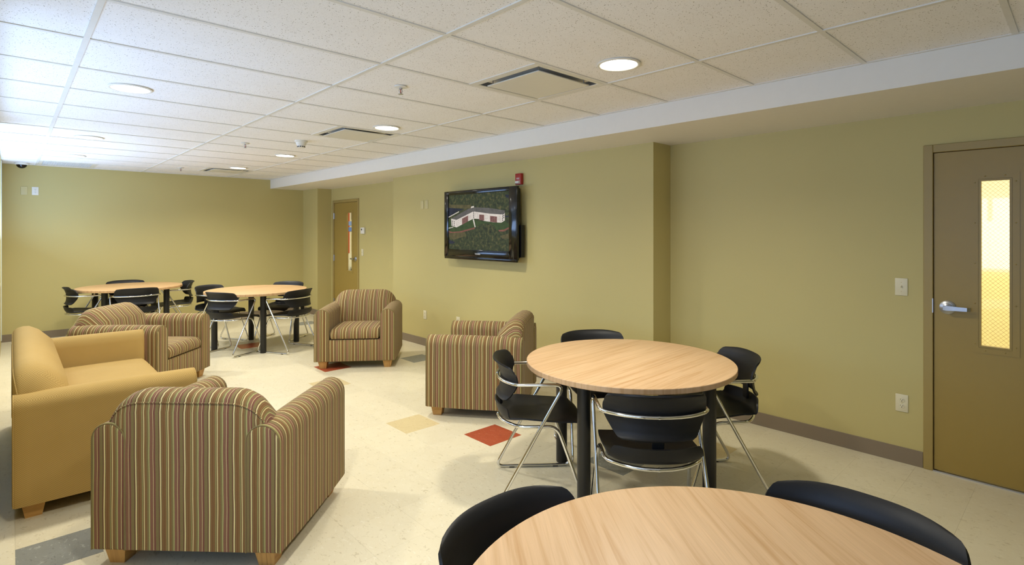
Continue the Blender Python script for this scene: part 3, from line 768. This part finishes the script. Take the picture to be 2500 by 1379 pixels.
# ------------------------------------------------------------------ tables
def round_table(cx, cy, leg_ang, grain, label, mat_light):
    t = empty('round_table', (cx, cy, 0)); tag(t, label, 'table', 'round laminate tables')
    ht = 0.745; r = 0.612
    top = mat_wood('oak_laminate', grain, *mat_light)
    bm = bmesh.new(); lathe(bm, [(r - 0.03, ht - 0.03), (r - 0.003, ht - 0.03), (r, ht - 0.027), (r, ht - 0.003), (r - 0.002, ht - 0.0005), (r - 0.006, ht)], 120)
    obj('tabletop', bm, top, t, 30)
    for k in range(4):
        a = R(leg_ang + 90 * k); x, y = 0.49 * math.cos(a), 0.49 * math.sin(a)
        bm = bmesh.new(); lathe(bm, [(0.034, 0.0), (0.036, 0.004), (0.036, ht - 0.032)], 24, (x, y, 0))
        lg = obj('leg', bm, M['blackmetal'], t, 40)
        bm = bmesh.new(); lathe(bm, [(0.075, ht - 0.036), (0.075, ht - 0.0302)], 20, (x, y, 0)); obj('mounting_plate', bm, M['blackmetal'], lg)
    return t
A, B, Cc, Dd = (2.70, 1.91), (1.035, 0.43), (2.36, 7.55), (1.22, 9.20)
TL = ('#d2b088', '#bf976a')
round_table(*A, 7, R(2), 'round oak laminate table with four chairs, in the right middle before the television wall', TL)
round_table(*B, 50, R(53), 'round oak laminate table nearest the camera, cut off by the bottom edge', TL)
round_table(*Cc, -9, R(20), 'round oak laminate table behind the armchairs, near the far door', ('#cda97c', '#ba9264'))
round_table(*Dd, 48, R(10), 'round oak laminate table farthest left, against the far wall', ('#caa476', '#b68c5e'))

# ------------------------------------------------------------------ chrome sled chairs
def grid_shell(rows, thick):
    bm = bmesh.new(); vr = [[bm.verts.new(p) for p in r] for r in rows]
    for a, b in zip(vr[:-1], vr[1:]):
        for i in range(len(a) - 1): bm.faces.new((a[i], a[i + 1], b[i + 1], b[i]))
    bmesh.ops.recalc_face_normals(bm, faces=bm.faces[:])
    bmesh.ops.solidify(bm, geom=bm.faces[:], thickness=thick)
    return bm
def lerp_prof(prof, t):
    for (t0, *a), (t1, *b) in zip(prof[:-1], prof[1:]):
        if t <= t1:
            k = (t - t0) / (t1 - t0); k = k * k * (3 - 2 * k) if False else k
            return [p + (q - p) * k for p, q in zip(a, b)]
    return prof[-1][1:]
HOOP = lambda y: -0.272 + 0.095 * (abs(y) / 0.245) ** 2.4
def make_chair():
    t = empty('stacking_armchair'); 
    # backrest shell
    prof = [(0.0, 0.160, -0.024, 0.560), (0.05, 0.178, -0.016, 0.565), (0.2, 0.193, -0.003, 0.588), (0.42, 0.218, 0.004, 0.630), (0.58, 0.236, 0.004, 0.668), (0.72, 0.238, -0.002, 0.704),
            (0.88, 0.232, -0.018, 0.752), (0.95, 0.225, -0.032, 0.771), (0.985, 0.214, -0.041, 0.778), (1.0, 0.196, -0.045, 0.780)]
    rows = []
    for k in range(25):
        hw_, dx, z = lerp_prof(prof, 1 - (1 - k / 24) ** 1.25)
        rows.append([(HOOP(y) + 0.016 + dx, y, z - (0.010 * (abs(y) / hw_) ** 4 if k > 17 else 0)) for y in [hw_ * (-1 + 2 * i / 16) for i in range(17)]])
    obj('backrest', grid_shell(rows, 0.009), M['black'], t, 60)
    # seat shell with an upturned rear lip
    prof = [(0.0, 0.176, -0.294, 0.531), (0.04, 0.202, -0.291, 0.522), (0.10, 0.214, -0.284, 0.495), (0.16, 0.219, -0.272, 0.464), (0.22, 0.222, -0.248, 0.447), (0.30, 0.224, -0.20, 0.443), (0.42, 0.226, -0.120, 0.447), (0.58, 0.229, -0.02, 0.448),
            (0.74, 0.230, 0.08, 0.452), (0.87, 0.226, 0.155, 0.450), (0.95, 0.214, 0.190, 0.438), (1.0, 0.19, 0.205, 0.424)]
    rows = []
    for k in range(29):
        q = k / 28
        hw_, x, z = lerp_prof(prof, q)
        row = []
        for i in range(17):
            y = hw_ * (-1 + 2 * i / 16); e = abs(y) / hw_
            wrap = 0.085 * max(0, 1 - q / 0.42) * (abs(y) / 0.22) ** 2.2
            side = 0.030 * e ** 4 * max(0.0, min(1, (0.75 - q) / 0.4)) * min(1, q / 0.25)
            front = -0.012 * e ** 4 * (1 if q > 0.9 else 0)
            row.append((x + wrap, y, z + side + front))
        rows.append(row)
    obj('seat', grid_shell(rows, 0.008), M['black'], t, 60)
    boxobj('spine', -0.262, -0.248, -0.028, 0.028, 0.50, 0.60, M['black'], t, 0.004, 1)
    # chrome tube, one continuous run a side, meeting at collars in the middle of both hoops
    r = 0.0095
    for s in (1, -1):
        pts = [(HOOP(y) - 0.004, s * y, 0.672) for y in (0.0, 0.05, 0.10, 0.145, 0.18, 0.21, 0.232)]
        pts += fillet([(-0.165, s * 0.252, 0.672), (0.085, s * 0.262, 0.672), (-0.285, s * 0.262, 0.0105), (0.205, s * 0.262, 0.0105), (0.050, s * 0.232, 0.434), (-0.13, s * 0.228, 0.434)], 0.055, 7)
        pts += [(-0.272 + 0.115 * (y / 0.225) ** 2.2, s * y, 0.434) for y in (0.215, 0.19, 0.155, 0.11, 0.06, 0.0)]
        bm = bmesh.new(); tube(bm, pts, r, 10)
        fr = obj('tube_frame', bm, M['chrome'], t, 60)
        for x in (-0.18, 0.10):
            bm = bmesh.new(); box(bm, x - 0.018, x + 0.018, s * 0.262 - 0.009, s * 0.262 + 0.009, 0.0, 0.012, 0.003, 1); obj('glide', bm, M['black'], fr)
    for x, z in ((HOOP(0) - 0.004, 0.672), (-0.272, 0.434)):
        bm = bmesh.new(); lathe(bm, [(0.0108, -0.004), (0.0108, 0.004)], 14, (x, 0, z), 'Y'); obj('collar', bm, M['chrome'], t, 40)
    return t
chair0 = None
def place_chair(x, y, face_deg, label, group):
    global chair0
    c = make_chair() if chair0 is None else copy_tree(chair0)
    if chair0 is None: chair0 = c
    c.location = (x, y, 0); c.rotation_euler = (0, 0, R(face_deg)); tag(c, label, 'chair', group)
    return c
def around(cen, phi, r, turn, label, group):
    place_chair(cen[0] + r * math.cos(R(phi)), cen[1] + r * math.sin(R(phi)), phi + 180 + turn, label, group)
g = 'black chairs around the middle table'
around(A, 140, 0.51, 0, 'black chrome-armed chair left of the middle table, in front of the armchair', g)
around(A, 225, 0.53, 0, 'black chrome-armed chair with its back to the camera at the middle table', g)
around(A, 320, 0.47, 0, 'black chrome-armed chair right of the middle table, close to the right wall', g)
around(A, 57, 0.50, 0, 'black chrome-armed chair behind the middle table, only its back top showing', g)
g = 'black chairs around the nearest table'
place_chair(0.96, 0.84, 270, 'black chair left of the nearest table, its backrest cut off by the table edge', g)
place_chair(1.445, 0.43, 180, 'black chair right of the nearest table, in front of the near door', g)
g = 'black chairs around the table near the far door'
place_chair(2.035, 7.365, 28, 'black chrome-armed chair seen from behind at the table near the far door', g)
around(Cc, 295, 0.50, 3, 'black chrome-armed chair right of the table near the far door, beside the armchair', g)
around(Cc, 122, 0.56, 0, 'black chrome-armed chair at the far left of the table near the far door', g)
around(Cc, 38, 0.52, 0, 'black chair behind the table near the far door, only its back top showing', g)
g = 'black chairs around the table against the far wall'
around(Dd, 183, 0.43, 0, 'black chrome-armed chair at the left end of the table against the far wall', g)
around(Dd, 268, 0.48, 0, 'black chrome-armed chair seen from behind, between striped armchair and far-wall table', g)
around(Dd, 358, 0.46, 0, 'black chrome-armed chair at the right end of the table against the far wall', g)
around(Dd, 88, 0.45, 0, 'black chair behind the far-wall table, only its back top showing', g)

# ------------------------------------------------------------------ upholstered seats
PERIOD = 0.112
def set_uv(me, fn):
    for nm in ('stripe', 'weave'):
        if nm not in me.uv_layers: me.uv_layers.new(name=nm)
    us, uw = me.uv_layers['stripe'], me.uv_layers['weave']
    for p in me.polygons:
        n = p.normal
        for li in p.loop_indices:
            v = me.vertices[me.loops[li].vertex_index].co
            us.data[li].uv = (fn(v, n) / PERIOD, v.z)
            ax = (abs(n.x), abs(n.y), abs(n.z)); k = ax.index(max(ax))
            a, b = [(v.y, v.z), (v.x, v.z), (v.x, v.y)][k]
            uw.data[li].uv = (a, b)
def make_seat(name, W, Dp, mat):
    t = empty(name)
    AW, AH, FZ = 0.158, 0.655, 0.082          # arm width, arm height, underside
    hw_, hd = W / 2, Dp / 2
    # arms: half-round top, run front to back
    for s in (-1, 1):
        def prof(inset, y):
            r = AW / 2; cx = s * (hw_ - r); out = []
            w2 = r - inset; zt = AH - r
            out.append((cx - w2, y, FZ + inset)); 
            for k in range(15):
                a = math.pi - math.pi * k / 14; out.append((cx + w2 * math.cos(a), y, zt + w2 * math.sin(a) * 1.0))
            out.append((cx + w2, y, FZ + inset))
            # densify the outer and inner side
            return out
        sts = [(-hd, 0.014), (-hd + 0.003, 0.006), (-hd + 0.012, 0.0)] + [(-hd + 0.012 + (Dp - 0.024) * k / 16, 0.004 * math.sin(math.pi * k / 16) * -1) for k in range(1, 16)] + [(hd - 0.012, 0.0), (hd - 0.003, 0.006), (hd, 0.014)]
        bm = bmesh.new(); ring_loft(bm, [prof(i_, y) for y, i_ in sts])
        o = obj('arm', bm, mat, t, 50)
        set_uv(o.data, lambda v, n: v.x + 0.03 if abs(n.y) > 0.75 else v.y)
        # piping along the front and back edge of the arm
        for yy in (-hd + 0.005, hd - 0.005):
            bm = bmesh.new(); tube(bm, [Vector(p) for p in prof(0.003, yy)], 0.0035, 6)
            pp = obj('piping', bm, mat, o, 60); set_uv(pp.data, lambda v, n: 0.9 * PERIOD)
    iw = hw_ - AW
    # backrest
    bw = iw + 0.102                              # spreads over the arms
    ZT = 0.795; base = 0.575
    nx = 41 if W < 1.2 else 73
    rows = []; arc = [0.0]; xsn = []
    def ztop(x):
        e = (bw - abs(x)) / 0.20
        return ZT if e >= 1 else base + (ZT - base) * (max(0.0, 1 - (1 - e) ** 2.6)) ** 0.52
    for i in range(nx):
        u_ = -1 + 2 * i / (nx - 1); xsn.append(bw * math.copysign(1 - (1 - abs(u_)) ** 1.35, u_))
    for i in range(1, nx): arc.append(arc[-1] + math.hypot(xsn[i] - xsn[i - 1], ztop(xsn[i]) - ztop(xsn[i - 1])))
    mid = arc[nx // 2]
    bm = bmesh.new(); uvl = {}
    for i, x in enumerate(xsn):
        zt = ztop(x); k = (zt - base) / (ZT - base)
        yr = -hd + 0.007
        th = 0.10 * k + 0.012                    # roll thickness at the top
        side = 0.028 * (1 - k)                   # the roll tucks in at the ends
        pr = [(yr, FZ + 0.003), (yr, 0.30), (yr - 0.004 * k, 0.50), (yr - 0.004 * k + side, base + 0.02 * k)]
        pr += [(yr - 0.006 * k + side, base + (zt - base) * 0.6), (yr + side, zt - 0.045 * k - 0.004)]
        for a in (20, 50, 80, 110): 
            aa = math.pi - R(a) ; rr = th * 0.62
            pr.append((yr + side + rr + rr * math.cos(aa), zt - 0.045 * k + 0.045 * k * math.sin(aa)))
        f1 = yr + side + 0.155 * k + 0.06; 
        pr += [(yr + side + th * 1.30, zt - 0.030 * k - 0.003), (f1 + 0.01, base + (zt - base) * 0.45 + 0.0), (yr + 0.245, base - 0.02), (yr + 0.275, 0.47), (yr + 0.27, 0.36)]
        rows.append([(x, y, z) for y, z in pr])
    ring_loft(bm, rows, True, True, True)
    o = obj('backrest', bm, mat, t, 70)
    def fback(v, n):
        i = min(range(nx), key=lambda q: abs(xsn[q] - v.x)); s_ = arc[i] - mid
        w_ = max(0.0, min(1.0, (v.z - 0.50) / 0.15)); return v.x + (s_ - v.x) * w_
    set_uv(o.data, fback)
    bm = bmesh.new(); tube(bm, [(r_[5][0], r_[5][1] - 0.001, r_[5][2] + 0.002) for r_ in rows[2:-2]], 0.004, 6)
    pp = obj('piping', bm, mat, o, 60); set_uv(pp.data, fback)
    # seat cushion, crowned
    cw = iw - 0.006; y0, y1 = -hd + 0.22, hd + 0.006; z0, z1 = 0.325, 0.432
    bm = bmesh.new(); rings = []
    nxc = 25 if W < 1.2 else 49
    for i in range(nxc):
        u_ = -1 + 2 * i / (nxc - 1); x = cw * math.copysign(1 - (1 - abs(u_)) ** 1.6, u_); e = abs(x) / cw
        ins = 0.03 * max(0, (e - 0.90) / 0.10) ** 2.5
        cr = 0.018 * (1 - e ** 4); rr = 0.045
        ring = []
        for (cy, cz, a0) in ((y1 - rr, z1 - rr, 90), ):
            pass
        pts = [(y0, z0 + 0.02), (y0, z1 - 0.02), (y0 + 0.04, z1 + cr * 0.6), (y0 + 0.15, z1 + cr), ((y0 + y1) / 2, z1 + cr * 1.15), (y1 - 0.16, z1 + cr), (y1 - 0.08, z1 + cr * 0.8), (y1 - 0.035, z1 - 0.004 + cr * 0.5), (y1 - 0.008, z1 - 0.028), (y1, z1 - 0.055),
               (y1 - 0.004, z0 + 0.02), (y1 - 0.012, z0 + 0.005), (y1 - 0.03, z0), (y0 + 0.03, z0)]
        cyc, czc = (y0 + y1) / 2, (z0 + z1) / 2
        for y, z in pts:
            ring.append((x, y - math.copysign(ins, y - cyc), z - math.copysign(ins * 0.9, z - czc)))
        rings.append(ring)
    ring_loft(bm, rings)
    o = obj('seat_cushion', bm, mat, t, 60); set_uv(o.data, lambda v, n: v.x + 0.02)
    # front rail and underside
    bm = bmesh.new(); box(bm, -iw - 0.004, iw + 0.004, hd - 0.10, hd - 0.006, FZ, 0.318, 0.008, 2)
    o = obj('front_rail', bm, mat, t, 40); set_uv(o.data, lambda v, n: v.x)
    boxobj('underside', -iw, iw, -hd + 0.02, hd - 0.1, FZ + 0.01, 0.32, M['tvmatt'], t)
    for sx in (-1, 1):
        for sy in (-1, 1):
            fx, fy = sx * (hw_ - 0.085), sy * (hd - 0.085); bm = bmesh.new()
            def sq(h_, z, ox=0, oy=0): return [(fx - h_ + ox, fy - h_ + oy, z), (fx + h_ + ox, fy - h_ + oy, z), (fx + h_ + ox, fy + h_ + oy, z), (fx - h_ + ox, fy + h_ + oy, z)]
            ring_loft(bm, [sq(0.034, 0.0), sq(0.050, FZ + 0.004)]); obj('foot', bm, M['foot'], t)
    return t
def put(o, x, y, face, label, cat, group=None):
    # local +y is the front; face = compass angle of the front in degrees from +X
    o.location = (x, y, 0); o.rotation_euler = (0, 0, R(face - 90)); tag(o, label, cat, group)
arm0 = make_seat('lounge_armchair', 0.865, 0.80, M['stripe'])
g = 'striped lounge armchairs'
put(arm0, 0.848, 3.058, 44.5, 'striped armchair nearest the camera, seen from behind', 'armchair', g)
c2 = copy_tree(arm0); put(c2, 3.05, 3.68, 127, 'striped armchair seen from its side, behind the middle table', 'armchair', g)
c3 = copy_tree(arm0); put(c3, 2.985, 5.875, 233, 'striped armchair facing the camera below the far door', 'armchair', g)
c4 = copy_tree(arm0); put(c4, 0.95, 6.35, -42, 'striped armchair at the left behind the golden sofa', 'armchair', g)
sofa = make_seat('sofa', 1.98, 0.84, M['weave'])
put(sofa, 0.425, 4.80, 0, 'golden woven sofa along the left side behind the striped armchair', 'sofa')
